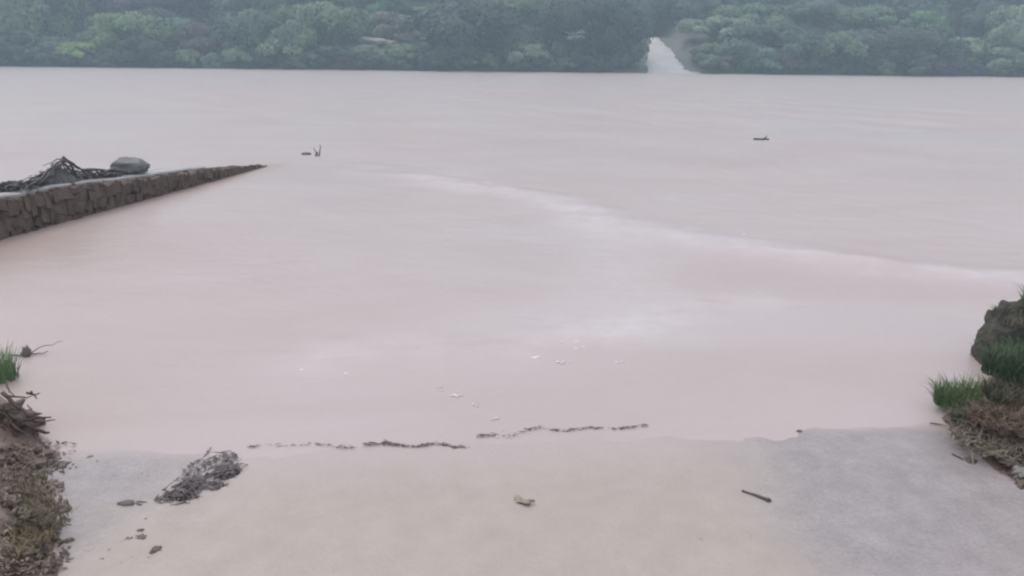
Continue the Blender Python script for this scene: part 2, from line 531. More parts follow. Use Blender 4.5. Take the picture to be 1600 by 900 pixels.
silt0 = ramp(t, n.outputs[0], [(0.25, (0.405, 0.342, 0.322)), (0.5, (0.432, 0.368, 0.350)), (0.75, (0.448, 0.398, 0.386))])
nl_ = noise_node(t, 0.16, 3, 0.5, pos, 0.8)
silt1 = ramp(t, nl_.outputs[0], [(0.3, (1.02, 0.985, 0.975)), (0.7, (0.98, 1.015, 1.03))])
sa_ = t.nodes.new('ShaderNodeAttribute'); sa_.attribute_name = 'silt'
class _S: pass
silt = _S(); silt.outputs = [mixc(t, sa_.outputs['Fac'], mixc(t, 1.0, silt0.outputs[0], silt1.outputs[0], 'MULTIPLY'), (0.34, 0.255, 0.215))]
at_ = t.nodes.new('ShaderNodeAttribute'); at_.attribute_name = 'foam'
nf = noise_node(t, 5, 5, 0.7, pos)
mu = t.nodes.new('ShaderNodeMath'); mu.operation = 'MULTIPLY'
rf = ramp(t, nf.outputs[0], [(0.3, (0.35,) * 3), (0.65, (1,) * 3)])
t.links.new(at_.outputs['Fac'], mu.inputs[0]); t.links.new(rf.outputs[0], mu.inputs[1])
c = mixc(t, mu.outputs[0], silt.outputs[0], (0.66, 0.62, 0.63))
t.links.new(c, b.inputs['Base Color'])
b.inputs['Roughness'].default_value = 0.34
b.inputs['IOR'].default_value = 1.33
mp2 = t.nodes.new('ShaderNodeMapping'); mp2.inputs['Scale'].default_value = (1, 1.9, 1); t.links.new(pos, mp2.inputs[0])
n3 = noise_node(t, 2.2, 5, 0.6, mp2.outputs[0], 0.5)
bump(t, n3.outputs[0], 0.22, 0.05, b)
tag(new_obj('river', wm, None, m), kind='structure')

# ------------------------------------------------------------------ stone wall on the left
A2, B2 = P(0, 373)[:2], P(428, 256)[:2]
WD = (B2 - A2); WLEN = np.linalg.norm(WD); WD = WD / WLEN
WN = np.array([-WD[1], WD[0]])              # away from the road
if WN[0] > 0: WN = -WN
def wall_top(px, py):
    d = ray(px, py)
    nrm = np.array([-WD[1], WD[0]])
    tt = np.dot(nrm, A2) / np.dot(nrm, d[:2])
    q = d * tt
    return np.dot(q[:2] - A2, WD), CAM_H + q[2]
tp = sorted(wall_top(*p) for p in [(0, 307), (40, 303), (100, 289), (150, 283), (200, 278), (300, 263.5), (380, 257), (428, 255)])
TS, TZ = np.array([q[0] for q in tp]), np.array([q[1] for q in tp])
S0 = -5.2
def wtop(s):
    return float(np.interp(s, TS, TZ)) if s >= TS[0] else float(TZ[0] + 0.015 * (TS[0] - s))
root = empty('stone_wall', (A2[0], A2[1], 0), 'dark rubble stone wall with pale coping running into the flooded river at left', 'wall')
def wl(s, dep, z):
    q = WD * s + WN * dep
    return (q[0], q[1], z)
# core of mortar
V, F = [], []
sv = np.linspace(S0, WLEN + 0.8, 60)
for s in sv:
    h = max(wtop(s), 0.0) - 0.05 + (-0.3 if s > WLEN else 0)
    V += [wl(s, 0.06, -1.0), wl(s, 0.035, h), wl(s, 0.40, h), wl(s, 0.44, -1.0)]
for k in range(len(sv) - 1):
    a0, b0 = 4 * k, 4 * k + 4
    for j in range(3):
        F.append((a0 + j, a0 + j + 1, b0 + j + 1, b0 + j))
F += [(0, 1, 2, 3), (4 * len(sv) - 4, 4 * len(sv) - 3, 4 * len(sv) - 2, 4 * len(sv) - 1)]
me = bpy.data.meshes.new('wall_core'); me.from_pydata(V, [], F); me.update()
new_obj('wall_core', me, root, M['mortar'])
# stone shapes shared by all stones
def stone_shape(seed):
    r = random.Random(seed)
    bm = bmesh.new()
    bmesh.ops.create_cube(bm, size=1)
    bmesh.ops.bevel(bm, geom=bm.edges[:], offset=0.11, segments=1, affect='EDGES', profile=0.6)
    for v_ in bm.verts:
        v_.co += Vector((r.uniform(-.12, .12), r.uniform(-.12, .12), r.uniform(-.12, .12)))
    me = bpy.data.meshes.new('stone')
    bm.to_mesh(me); bm.free()
    me.polygons.foreach_set('use_smooth', [False] * len(me.polygons))
    me.materials.append(M['stone'])
    return me
shapes = [stone_shape(k) for k in range(8)]
wang = math.atan2(WD[1], WD[0])
r = random.Random(5)
count = 0
s = S0
s = S0
while s < WLEN - 0.25 and count < 290:
    wcol = r.uniform(0.055, 0.135) * (4 if s < -.6 else 1)
    top = wtop(s + wcol / 2) - 0.045
    z = -0.1 - r.uniform(0, .1)
    lean = r.uniform(.1, .3)
    while z < top - .02:
        hh = min(r.uniform(0.08, 0.22), top - z + .01)
        if top - (z + hh) < .05:
            hh = top - z + .01
        if z + hh > -.02 and hh > .03:
            o = bpy.data.objects.new('stone', shapes[r.randrange(8)])
            COL.objects.link(o); o.parent = root
            o.location = wl(s + wcol / 2 - lean * (z + hh / 2 - top), 0.05 - r.uniform(0.0, 0.02), z + hh / 2)
            o.scale = (wcol * r.uniform(1.02, 1.16), 0.17, hh * r.uniform(1.0, 1.08))
            o.rotation_euler = (r.uniform(-.12, .12), r.uniform(-.1, .1) + lean * .8, wang + r.uniform(-.14, .14))
            count += 1
        z += hh
    s += wcol * r.uniform(.92, 1.0)
# coping slabs
s = S0
while s < WLEN * .62:
    L = r.uniform(0.75, 1.15)
    seg = np.linspace(s + 0.008, s + L - 0.008, 6)
    V, F = [], []
    for q in seg:
        h = wtop(q)
        j = 0.012 * mnoise.noise(Vector((q * 3, 1, 2)))
        th = 0.05
        for (dd, zz) in ((0.075 + j, h - th), (0.07 + j, h - 0.012), (0.085 + j, h + .004 + j * .5), (0.20, h + 0.008 + j * .5), (0.43, h - 0.004), (0.45, h - 0.015), (0.45, h - th)):
            V.append(wl(q, dd, zz))
    k7 = 7
    for k in range(5):
        for j in range(6):
            F.append((k * k7 + j, k * k7 + j + 1, (k + 1) * k7 + j + 1, (k + 1) * k7 + j))
        F.append((k * k7 + 6, k * k7, (k + 1) * k7, (k + 1) * k7 + 6))
    F += [tuple(range(k7)), tuple(range(5 * k7, 6 * k7))]
    me = bpy.data.meshes.new('coping_slab'); me.from_pydata(V, [], F); me.update()
    new_obj('coping_slab', me, root, M['coping'])
    s += L

def on_wall(px, py, dep=0.25):
    """point on top of the wall under a pixel column"""
    best = None
    for s_ in np.linspace(S0, WLEN, 400):
        q = A2 + WD * s_ + WN * dep
        z = wtop(s_)
        loc = np.array([q[0], q[1], z - CAM_H]) @ CROT
        sx = 800 + F_PX * loc[0] / -loc[2]
        if best is None or abs(sx - px) < best[0]:
            best = (abs(sx - px), np.array([q[0], q[1], z]), s_)
    return best[1]

def depth_of(p):
    return -((np.array(p) - np.array([0, 0, CAM_H])) @ CROT)[2]
def pxm(p):
    """metres per photo pixel at p"""
    return depth_of(p) / F_PX

def wiggle(p0, p1, n, amp, seed, sag=0):
    r_ = np.random.default_rng(seed)
    p0, p1 = np.array(p0, float), np.array(p1, float)
    tt = np.linspace(0, 1, n)[:, None]
    L = np.linalg.norm(p1 - p0)
    off = np.cumsum(r_.normal(0, 1, (n, 3)), 0) * amp * L / n
    off -= tt * off[-1]
    q = p0 + (p1 - p0) * tt + off
    q[:, 2] += sag * L * 4 * (tt[:, 0] * (1 - tt[:, 0]))
    return q

def branch(name, parent, p0, p1, r0, r1, mt, seed, amp=0.25, sag=0, n=7, seg=6, smooth=True):
    q = wiggle(p0, p1, n, amp, seed, sag)
    return new_obj(name, tube_mesh(name, q, np.linspace(r0, r1, n), seg), parent, mt)

def litter_np(center, rad, n, seed, h=0.03, size=0.02, zfun=None):
    """many small leaf scraps lying in a low heap"""
    r_ = np.random.default_rng(seed)
    Vs, Fs = [], []
    for k in range(n):
        a, q = r_.uniform(0, 6.28), math.sqrt(r_.uniform(0, 1))
        x, y = rad[0] * q * math.cos(a), rad[1] * q * math.sin(a)
        z = h * (1 - q ** 2) * r_.uniform(0.3, 1.1) + 0.004
        th, s_ = r_.uniform(0, 6.28), size * r_.uniform(0.5, 1.6)
        u = np.array([math.cos(th), math.sin(th), r_.uniform(-.5, .5)]) * s_
        v_ = np.array([-math.sin(th), math.cos(th), r_.uniform(-.6, .6)]) * s_ * r_.uniform(0.2, 0.5)
        c_ = np.array(center) + [x, y, z]
        Vs += [c_ - u, c_ + v_ + [0, 0, s_ * .2], c_ + u, c_ - v_]
        Fs.append((4 * k, 4 * k + 1, 4 * k + 2, 4 * k + 3))
    return np.array(Vs), np.array(Fs)

# driftwood heap on the wall
c0 = on_wall(95, 262)
m1 = pxm(c0)
pile = empty('driftwood_pile', c0, 'peaked grey heap of driftwood and matted flood debris lying on the stone wall', 'driftwood')
ux = np.array([WD[0], WD[1], 0]); uz = np.array([0, 0, 1.0]); uy = np.array([WN[0], WN[1], 0])
# right in the picture is mostly along +s, scaled by foreshortening
def wp(dx_px, z_m, dep=0):
    q = on_wall(95 + dx_px, 0) - c0
    return q + uz * z_m + uy * dep
r = random.Random(9)
prof = [(-80, 0), (-62, .05), (-45, .11), (-28, .20), (-12, .31), (-3, .37), (8, .31), (20, .19), (34, .15), (50, .12), (66, .10), (80, .09), (92, .04), (98, 0)]
PX_, PZ_ = [a for a, _ in prof], [b_ * .74 for _, b_ in prof]
us, vs = np.linspace(-80, 98, 90), np.linspace(-1, 1, 25)
V = []
for u in us:
    hz = float(np.interp(u, PX_, PZ_)); cp = wp(u, 0)
    wv = .07 + .45 * hz
    for v_ in vs:
        q = cp + uy * v_ * wv
        n_ = .5 + .5 * mnoise.noise(Vector((u * .11, v_ * 2.2, 1))) + .35 * mnoise.noise(Vector((u * .35, v_ * 6, 4)))
        q[2] += hz * .86 * (1 - abs(v_) ** 1.6) * (.55 + .6 * n_) - .02
        V.append(q)
i = np.arange(90 * 25).reshape(90, 25)
F = np.stack([i[:-1, :-1], i[:-1, 1:], i[1:, 1:], i[1:, :-1]], -1).reshape(-1, 4)
new_obj('matted_straw', mesh_np('matted_straw', np.array(V), F), pile, M['mat_straw'])
lst = []
for u in np.linspace(-74, 94, 26):
    hz = float(np.interp(u, PX_, PZ_))
    lst.append(litter_np(wp(u, .0), (.12, .10 + .3 * hz), 45, int(800 + u), hz * .9, .028))
tag(new_obj('leaf_scraps', mesh_np('leaf_scraps', *join_np(lst)), pile, M['mat_straw']), kind='stuff')
for k in range(34):
    a = r.uniform(-76, 88); b_ = a + r.uniform(-45, 45)
    b_ = min(max(b_, -80), 96)
    za, zb = float(np.interp(a, PX_, PZ_)), float(np.interp(b_, PX_, PZ_))
    rr = r.uniform(.006, .016)
    branch('branch', pile, wp(a, za * r.uniform(.6, 1.05), r.uniform(-.1, .1)), wp(b_, zb * r.uniform(.5, 1.0) + .01, r.uniform(-.15, .15)), rr, rr * .5, M['wood'] if k % 3 == 0 else M['grey_wood'], 100 + k, 0.3)
for k, (a, za, b_, zb, rr) in enumerate([(-70, .03, -2, .26, .018), (-50, .0, 0, .25, .014), (2, .28, 30, .05, .016), (-4, .26, 18, .03, .014), (8, .22, 14, .02, .016), (25, .10, 92, .05, .02)]):
    branch('branch', pile, wp(a, za, -.08), wp(b_, zb, -.12), rr, rr * .6, M['wood'], 170 + k, 0.15)
# small clump left of it
c1 = on_wall(22, 290, 0.3)
lv_ = np.array([v_.co[:] for v_ in rock_mesh('debris_lump', 12, (0.13, 0.12, 0.045), 3, .9, 3.2).vertices]); lf_ = np.array([p_.vertices[:] for p_ in bpy.data.meshes['debris_lump'].polygons])
sv_, sf_ = litter_np((0, 0, -.01), (.26, .24), 300, 13, .07, .03)
o = new_obj('debris_lump', mesh_np('debris_lump', *join_np([(lv_, np.column_stack([lf_, lf_[:, 2]])), (sv_, sf_)])), None, M['mat_straw'], c1 + [0, 0, 0.02])
tag(o, 'low dark lump of washed up debris on the wall left of the driftwood heap', 'debris')
# boulder on the wall
c2 = on_wall(205, 262, 0.28)
o = new_obj('boulder', rock_mesh('boulder', 3, (0.22, 0.19, 0.125), 4, 0.24, 1.6, 0.42), None, M['boulder'], c2 + [0, 0, 0.085])
o.rotation_euler = (0, R(3), wang * 0 + R(5))
tag(o, 'smooth rounded grey boulder resting on the stone wall right of the driftwood', 'boulder')

# snag sticking out of the water beyond the wall's end
q = P(495, 243)
sn = empty('snag', q, 'small bare branch poking out of the river beyond the end of the wall', 'branch')
mm = pxm(q)
branch('twig', sn, (0, 0, -0.1), (6 * mm, 0, 17 * mm), .018, .008, M['grey_wood'], 201)
branch('twig', sn, (0, 0, 0.02), (-5 * mm, 0.05, 12 * mm), .016, .006, M['grey_wood'], 202)
branch('twig', sn, (-3 * mm, 0, -0.05), (1 * mm, 0.02, 5 * mm), .025, .015, M['wood'], 203)
q = P(478, 241)
o = new_obj('floating_debris', rock_mesh('floating_debris', 15, (0.09, 0.06, 0.04), 2, 0.5), None, M['clod'], q)
tag(o, 'small dark scrap floating just left of the bare branch in the river', 'debris')
q = P(1190, 219)
fl = empty('floating_log', q, 'small dark log drifting alone in the middle of the river', 'log')
branch('log_body', fl, (-0.17, 0.0, 0.015), (0.17, 0.05, 0.012), .026, .018, M['wood'], 210, 0.15, 0, 7, 8)
branch('stub', fl, (0.05, 0, 0.04), (0.12, 0.02, 0.10), .014, .008, M['wood'], 211)

# ------------------------------------------------------------------ grass
def blades_np(n, spread, hgt, wid, seed, lean=0.6, dirbias=(0, 0)):
    r_ = np.random.default_rng(seed)
    Vs, Fs = [], []
    for k in range(n):
        a, q = r_.uniform(0, 6.28), math.sqrt(r_.uniform(0, 1))
        bx, by = spread[0] * q * math.cos(a), spread[1] * q * math.sin(a)
        th = r_.uniform(0, 6.28)
        out = np.array([math.cos(th) + dirbias[0], math.sin(th) + dirbias[1]])
        h, ln = hgt * r_.uniform(0.45, 1.1), lean * r_.uniform(0.2, 1.1)
        sd = np.array([-math.sin(th), math.cos(th), 0]) * wid * r_.uniform(.6, 1.3)
        base = len(Vs)
        for i_, f in enumerate((0, .35, .7, 1)):
            bend = ln * f ** 1.8
            c_ = np.array([bx + out[0] * h * bend, by + out[1] * h * bend, h * (f - 0.35 * ln * f * f)])
            wv = sd * (1 - f ** 1.5)
            Vs += [c_ - wv, c_ + wv]
        for i_ in range(3):
            Fs.append((base + 2 * i_, base + 2 * i_ + 1, base + 2 * i_ + 3, base + 2 * i_ + 2))
    return np.array(Vs), np.array(Fs)

def tuft(name, loc, n, spread, hgt, wid, seed, colr, label, cat='grass', lean=.6, dirbias=(0, 0), mt=None, group=None):
    o = new_obj(name, mesh_np(name, *blades_np(n, spread, hgt, wid, seed, lean, dirbias)), None, mt or M['grass'], loc)
    o.color = (*colr, 1)
    return tag(o, label, cat, group)

GREEN, DULL, OLIVE = (0.055, 0.12, 0.035), (0.07, 0.085, 0.05), (0.15, 0.125, 0.06)
def W(p, dz=0.0):
    return (p[0], p[1], p[2] + dz)

# left verge
p = G(-8, 592)
tuft('grass_tuft', W(p, -.02), 260, (.14, .10), .24, .0045, 1, (0.15, 0.24, 0.105), 'fresh green grass tuft at the left frame edge above the roots', lean=.6, dirbias=(.25, 0))
p = P(42, 556)
wd = empty('washed_up_weed', p, 'small dark clump of weed caught in the water by the green grass at left', 'weed')
mm = pxm(p)
new_obj('clump', rock_mesh('clump', 21, (7 * mm, 6 * mm, 9 * mm), 3, .6, 2), wd, M['litter'], (0, 0, 6 * mm))
branch('twig', wd, (0, 0, 3 * mm), (30 * mm, 0.03, 6 * mm), .006, .002, M['grey_wood'], 221)
branch('twig', wd, (-24 * mm, -.02, 1 * mm), (0, 0, 5 * mm), .006, .003, M['litter'], 222)
branch('twig', wd, (2 * mm, 0, 3 * mm), (46 * mm, 0.1, 16 * mm), .004, .0015, M['grey_wood'], 223)

p = G(20, 668)
rt = empty('root_tangle', p, 'tangle of dark exposed roots hanging over the left bank at the waterline', 'roots')
mm = pxm(p)
def pr(px, py, dy=0.0, lift=0.0):
    """offset from the root tangle in its own picture plane, pushed dy metres back"""
    return at_y(px, py, p[1] + dy) - p + np.array([0, 0, lift])
for k, (a, b_, r0, r1) in enumerate([
        ((5, 612), (52, 652), .017, .013), ((52, 652), (86, 656), .013, .004), ((-10, 632), (30, 672), .016, .010),
        ((20, 655), (80, 652), .014, .006), ((-15, 650), (45, 690), .018, .010), ((40, 668), (76, 676), .022, .010),
        ((44, 632), (58, 646), .005, .002), ((10, 600), (22, 618), .008, .004), ((-10, 690), (24, 720), .016, .008),
        ((0, 640), (12, 700), .012, .008), ((30, 700), (70, 712), .012, .005), ((-10, 665), (60, 664), .012, .006)]):
    branch('root', rt, pr(*a, 0.05 * (k % 3)), pr(*b_, -0.05 + 0.04 * (k % 2)), r0 * .62, r1 * .6, M['root'], 300 + k, 0.22)
r = random.Random(15)
for k in range(34):
    a = (r.uniform(-15, 45), r.uniform(612, 715)); an = r.uniform(-.2, 1.1); L = r.uniform(15, 48)
    rr = r.uniform(.0025, .007)
    branch('root', rt, pr(*a, r.uniform(-.08, .08)), pr(a[0] + L * math.cos(an), a[1] + L * math.sin(an) * .7, r.uniform(-.1, .06)), rr, rr * .4, M['root'], 340 + k, .35, 0, 6, 5)
o = new_obj('soil_lump', rock_mesh('soil_lump', 31, (0.17, 0.13, 0.10), 4, .7, 3.2), rt, M['clod'], (-0.13, 0.07, -0.03))

p = G(15, 830)
tuft('dry_grass', W(p), 900, (.20, .26), .05, .0028, 3, OLIVE, 'flattened olive brown dry grass at the bottom of the left verge', lean=1.3)
p = G(18, 760)
tuft('dry_grass', W(p), 300, (.14, .12), .045, .0028, 4, (0.13, 0.105, 0.06), 'thin dry grass patch on the left verge just below the roots', lean=1.3)
def mulch(name, cells, n_, seed, mt_, label, size):
    r_ = random.Random(seed); lst = []
    for k in range(n_):
        q = G(*cells(r_))
        V_, F_ = litter_np(q, (.03, .03), 5, seed * 1000 + k, .012, size)
        lst.append((V_, F_))
    tag(new_obj(name, mesh_np(name, *join_np(lst)), None, mt_), label, 'litter', kind='stuff')
mulch('leaf_mulch', lambda r_: (r_.triangular(-10, 118, 20), r_.uniform(690, 898)), 420, 61, M['root'], 'dark rotting leaf mulch strewn over the left verge', .011)
mulch('leaf_mulch', lambda r_: (r_.triangular(-5, 95, 10), r_.uniform(700, 898)), 220, 62, M['straw'], 'pale straw scraps strewn over the left verge', .010)
mulch('leaf_mulch', lambda r_: (lambda x: (x, 655 + (x - 1480) * .62 + r_.triangular(-70, 30, 0)))(r_.triangular(1480, 1612, 1600)), 420, 63, M['root'], 'dark rotting leaf mulch strewn over the right verge', .012)

# clods, stones and scraps on the left verge and washed road edge
def clod(px, py, wpx, hpx, seed, label, group=None, name='clod', mt=None, cat='clod', flat=.5):
    q = G(px, py)
    mm = pxm(q)
    a = wpx * mm / 2
    o = new_obj(name, rock_mesh(name, seed, (a, a * random.uniform(.6, .9), max(hpx * mm * .5, .004)), 3, .75, 2.2), None, mt or M['clod'], (q[0], q[1], q[2] + 0.001 + hpx * mm * .2))
    o.rotation_euler = (0, 0, random.uniform(0, 3))
    return tag(o, label, cat, group)
clod(75, 886, 26, 18, 41, 'dark wet stone at the bottom edge of the left verge', name='pebble', cat='stone')
clod(32, 868, 34, 14, 42, 'wide dark clod under the dry grass at bottom left')
clod(72, 822, 30, 22, 43, 'rough brown clod standing beside the dry grass at left')
clod(62, 727, 30, 12, 44, 'flat dark clod at the verge just under the roots')
clod(98, 729, 26, 6, 45, 'thin flat scrap reaching onto the water from the left verge', name='debris_scrap', cat='debris')
clod(80, 763, 16, 8, 46, 'small dark clod alone on the grey road edge at left')
clod(97, 797, 30, 11, 47, 'long dark clod on the road edge midway down the left verge')
clod(106, 848, 16, 8, 48, 'small dark clod in the wet, lowest beside the road edge')
clod(222, 842, 22, 5, 49, 'brown leaf scrap lying flat left of the silt sheet near the bottom', name='debris_scrap', cat='debris')
clod(200, 845, 18, 3, 50, 'dark scrap left of the brown leaf scrap near the bottom', name='debris_scrap', cat='debris')
clod(219, 831, 11, 5, 51, 'small dark pebble just above the brown leaf scrap', name='pebble', cat='stone')
clod(243, 862, 20, 7, 52, 'largest flat grey stone on the wet road edge at bottom left', name='pebble', cat='stone')
for k in range(26):
    px, py = random.uniform(5, 105), random.uniform(700, 895)
    clod(px, py, random.uniform(8, 22), random.uniform(5, 10), 60 + k, 'small muddy clod scattered on the brown left verge', 'clods on the left verge')
for k, (px, py) in enumerate([(206, 872), (232, 888), (190, 880), (250, 884), (215, 893), (170, 862), (150, 822), (183, 826), (228, 812), (160, 875), (140, 715), (178, 745), (152, 722), (262, 893), (235, 872)]):
    clod(px, py, random.uniform(5, 11), 1.5, 100 + k, 'tiny dark scrap on the grey wet road below the debris heap', 'scraps on the wet road edge', name='debris_scrap', cat='debris')

# debris heap of twigs and leaves on the road edge
p = G(310, 765)
hp_ = empty('debris_heap', p, 'dark heap of wet twigs and leaves washed up on the road at left', 'debris')
mm = pxm(p)
def ho(px, py):
    return G(px, py) - p
lst = []
for k, (px, py, rx, ry, n_, h_) in enumerate([(285, 776, 30, 10, 260, .04), (300, 765, 20, 20, 200, .06), (356, 742, 20, 12, 300, .06), (328, 762, 26, 9, 160, .03), (300, 745, 22, 30, 110, .04), (350, 722, 24, 16, 90, .03), (262, 782, 22, 7, 60, .02)]):
    lst.append(litter_np(ho(px, py), (rx * mm, ry * mm * 1.9), n_, 400 + k, h_ * .5, .013))
tag(new_obj('leaf_litter', mesh_np('leaf_litter', *join_np(lst)), hp_, M['litter']), kind='stuff')
r = random.Random(77)
for k in range(70):
    t_ = r.uniform(0, 1)
    cx, cy = 268 + 95 * t_ + r.uniform(-18, 10), 780 - 42 * t_ + r.uniform(-12, 6)
    q0 = ho(cx, cy); an = r.uniform(-.5, 1.3); L = r.uniform(10, 34) * mm
    q1 = q0 + np.array([math.cos(an) * L, math.sin(an) * L * 1.3, r.uniform(0.0, .04)])
    branch('twig', hp_, q0 + [0, 0, .006], q1, .0035, .0015, M['litter'], 420 + k, .3, 0, 5, 4)
for k, (a, b_) in enumerate([((280, 735), (340, 712)), ((185, 717), (232, 745)), ((205, 716), (222, 742)), ((318, 708), (362, 706)), ((308, 726), (330, 700))]):
    branch('twig', hp_, ho(*a) + [0, 0, .004], ho(*b_) + [0, 0, .006], .004, .002, M['litter'], 480 + k, .3, 0, 6, 4)
p = G(235, 789)
dl = empty('debris_strip', p, 'thin dark strip of twigs trailing left below the debris heap', 'debris')
def so_(px, py): return G(px, py) - p
new_obj('mud_lump', rock_mesh('mud_lump', 51, (.036, .022, .014), 2, .5, 2), dl, M['litter'], so_(198, 789) + np.array([0, 0, .005]))
for k, (a, b_, rr) in enumerate([((190, 788), (222, 791), .006), ((215, 786), (250, 788), .004), ((245, 789), (297, 788), .005), ((268, 790), (292, 787), .006)]):
    branch('twig', dl, so_(*a) + [0, 0, .005], so_(*b_) + [0, 0, .005], rr, rr * .6, M['litter'], 500 + k, .3)

# lines of scraps left at the water's edge
def debris_line(pts, n_, seed, label, size=1.0):
    q = [G(*a) for a in pts]
    o = empty('debris_line', q[0], label, 'debris')
    r_ = random.Random(seed)
    segs = np.array(q)
    cum = np.concatenate([[0], np.cumsum(np.linalg.norm(np.diff(segs, axis=0), axis=1))])
    for k in range(int(n_ * 1.8)):
        s_ = r_.uniform(0, cum[-1])
        c_ = np.array([np.interp(s_, cum, segs[:, j]) for j in range(3)])
        c_[1] += r_.uniform(-.01, .01) + .012 * math.sin(s_ * 23)
        c_[2] = max(height(c_[0], c_[1]), 0) + 0.007
        L = r_.uniform(.006, .03) * size
        an = r_.gauss(0, .35)
        dv = np.array([math.cos(an), math.sin(an), r_.uniform(-.05, .1)]) * L
        rr = r_.uniform(.0013, .0036) * size
        branch('twig', o, c_ - dv - q[0], c_ + dv - q[0], rr, rr * .5, M['litter'] if r_.random() < .75 else M['straw'], seed * 97 + k, .3, 0, 4, 4)
    return o
debris_line([(480, 695), (520, 698), (560, 699)], 16, 3, 'faint strip of floating scraps at the water edge, left of the dark strip', .6)
debris_line([(570, 697), (610, 695), (660, 698), (690, 697), (728, 700)], 60, 4, 'dark strip of floating scraps at the water edge left of centre', .8)
debris_line([(742, 684), (790, 682), (820, 675)], 14, 5, 'pale strip of straw at the water edge joining the two dark strips', .8)
debris_line([(820, 674), (850, 671), (880, 673), (930, 671), (1010, 668)], 50, 6, 'thin strip of floating scraps at the water edge right of centre', .7)
debris_line([(390, 700), (430, 697), (475, 695)], 10, 7, 'sparse faint strip of scraps at the water edge beside the debris heap', .7)

# stick, leaf, curved twig on the road
q0, q1 = G(1159, 769), G(1200, 785)
o = empty('stick', q0, 'short dark stick lying alone on the silted road at right', 'stick')
branch('shaft', o, (0, 0, .008), q1 - q0 + [0, 0, .01], .0045, .0085, M['wood'], 601, .06, 0, 8, 7)
new_obj('knot', rock_mesh('knot', 8, (.013, .011, .010), 2, .35), o, M['wood'], q1 - q0 + [0, 0, .012])
p = G(816, 786)
o = empty('dead_leaf', p, 'curled tan leaf lying on the silted road near the centre', 'leaf')
mm = pxm(p)
V, F = [], []
L = 38 * mm
for i_ in range(9):
    f = i_ / 8
    w_ = .020 * math.sin(math.pi * min(1, f * .95 + .05)) ** .8 + .001
    for j_, u in enumerate((-1, -.5, 0, .5, 1)):
        V.append((L * (f - .5), u * w_, .006 + .012 * u * u * f + .012 * abs(f - .5) + .003 * math.sin(f * 9 + u)))
for i_ in range(8):
    for j_ in range(4):
        a0 = i_ * 5 + j_
        F.append((a0, a0 + 1, a0 + 6, a0 + 5))
me = mesh_np('leaf_blade', np.array(V), np.array(F))
lb = new_obj('leaf_blade', me, o, M['leaf_tan']); lb.rotation_euler = (0, 0, R(-52))
lb2 = new_obj('leaf_blade', me, o, None, (.012, -.012, .002)); lb2.rotation_euler = (0, 0, R(-8)); lb2.scale = (.8, .6, 1)
branch('stalk', o, (-L * .3, L * .42, .008), (-L * .05, L * .1, .01), .0015, .002, M['straw'], 610, .2, 0, 5, 4)
pts = [G(*a) + [0, 0, .003] for a in [(1148, 821), (1163, 826), (1173, 838), (1177, 852), (1174, 864), (1178, 876), (1192, 880)]]
o = new_obj('curved_twig', tube_mesh('curved_twig', np.array(pts) - pts[0], [.0016, .0022, .0026, .0026, .0024, .002, .0014], 5), None, M['straw'], pts[0])
tag(o, 'thin hooked twig half buried in silt below the dark stick', 'twig')
pts = [G(*a) + [0, 0, .002] for a in [(845, 826), (862, 836), (880, 850), (895, 860), (910, 885)]]
o = new_obj('curved_twig', tube_mesh('curved_twig', np.array(pts) - pts[0], [.0012, .0018, .002, .0018, .0012], 5), None, M['straw'], pts[0])
tag(o, 'faint straw stem in the silt below the curled tan leaf', 'twig')
for k, (px, py, wx, lb_) in enumerate([(1249, 674, 11, 'flat dark scrap at the water edge on the right of the road'), (1246, 722, 14, 'small scrap on the grey wet road, left of the right verge'),
        (1096, 845, 10, 'small dark pebble left of the hooked twig'), (455, 807, 10, 'tiny dark pebble alone on the silt sheet left of centre'), 
        (1280, 731, 12, 'faint flat scrap beside the small scrap on the grey wet road')]):
    clod(px, py, wx * .8, 1.5, 150 + k, lb_, name='debris_scrap' if 'scrap' in lb_ else 'pebble', cat='debris' if 'scrap' in lb_ else 'stone', mt=M['litter'])

# foam flecks
fl_ = []
bm_unit = bmesh.new(); bmesh.ops.create_icosphere(bm_unit, subdivisions=1, radius=1)
UV = np.array([v_.co[:] for v_ in bm_unit.verts]); UF = np.array([[v_.index for v_ in f.verts] for f in bm_unit.faces]); bm_unit.free()
def fleck(px, py, n_, spx, sz):
    for _ in range(n_):
        q = P(px + random.gauss(0, spx), py + random.gauss(0, spx * .35))
        s_ = sz * random.uniform(.4, 1.2)
        z = max(float(height(q[0], q[1])) + .01, 0.0)
        fl_.append((UV * [s_ * 1.5, s_ * 1.1, s_ * .4] + [q[0], q[1], z + .003], UF))
for a in [(837, 559, 7, 4, .012), (880, 566, 6, 6, .009), (968, 567, 3, 4, .009), (768, 655, 10, 6, .006), (712, 618, 7, 7, .008), (740, 632, 4, 4, .008), (875, 512, 5, 8, .010), (985, 483, 3, 5, .012), (1025, 510, 6, 10, .010), (790, 680, 10, 14, .006), (690, 605, 4, 6, .008), (480, 580, 3, 8, .009), (545, 583, 2, 6, .009), (890, 540, 5, 12, .009), (1150, 374, 4, 20, .02), (1330, 412, 6, 30, .018)]:
    fleck(*a)
tag(new_obj('foam', mesh_np('foam', *join_np(fl_)), None, M['foam']), 'small white foam flecks drifting on the shallow muddy water', 'foam', kind='stuff')

# ------------------------------------------------------------------ right verge
p = P(1570, 612)
mm = pxm(p)
# upright earth-and-rock stump: profile rises steeply on its left
PROF = [(-.035, 0), (-.03, .09), (-.015, .17), (.0, .24), (.015, .30), (.05, .345), (.12, .35), (.22, .36), (.34, .40), (.48, .46), (.62, .48)]
V, us = [], np.linspace(0, 1, 60)
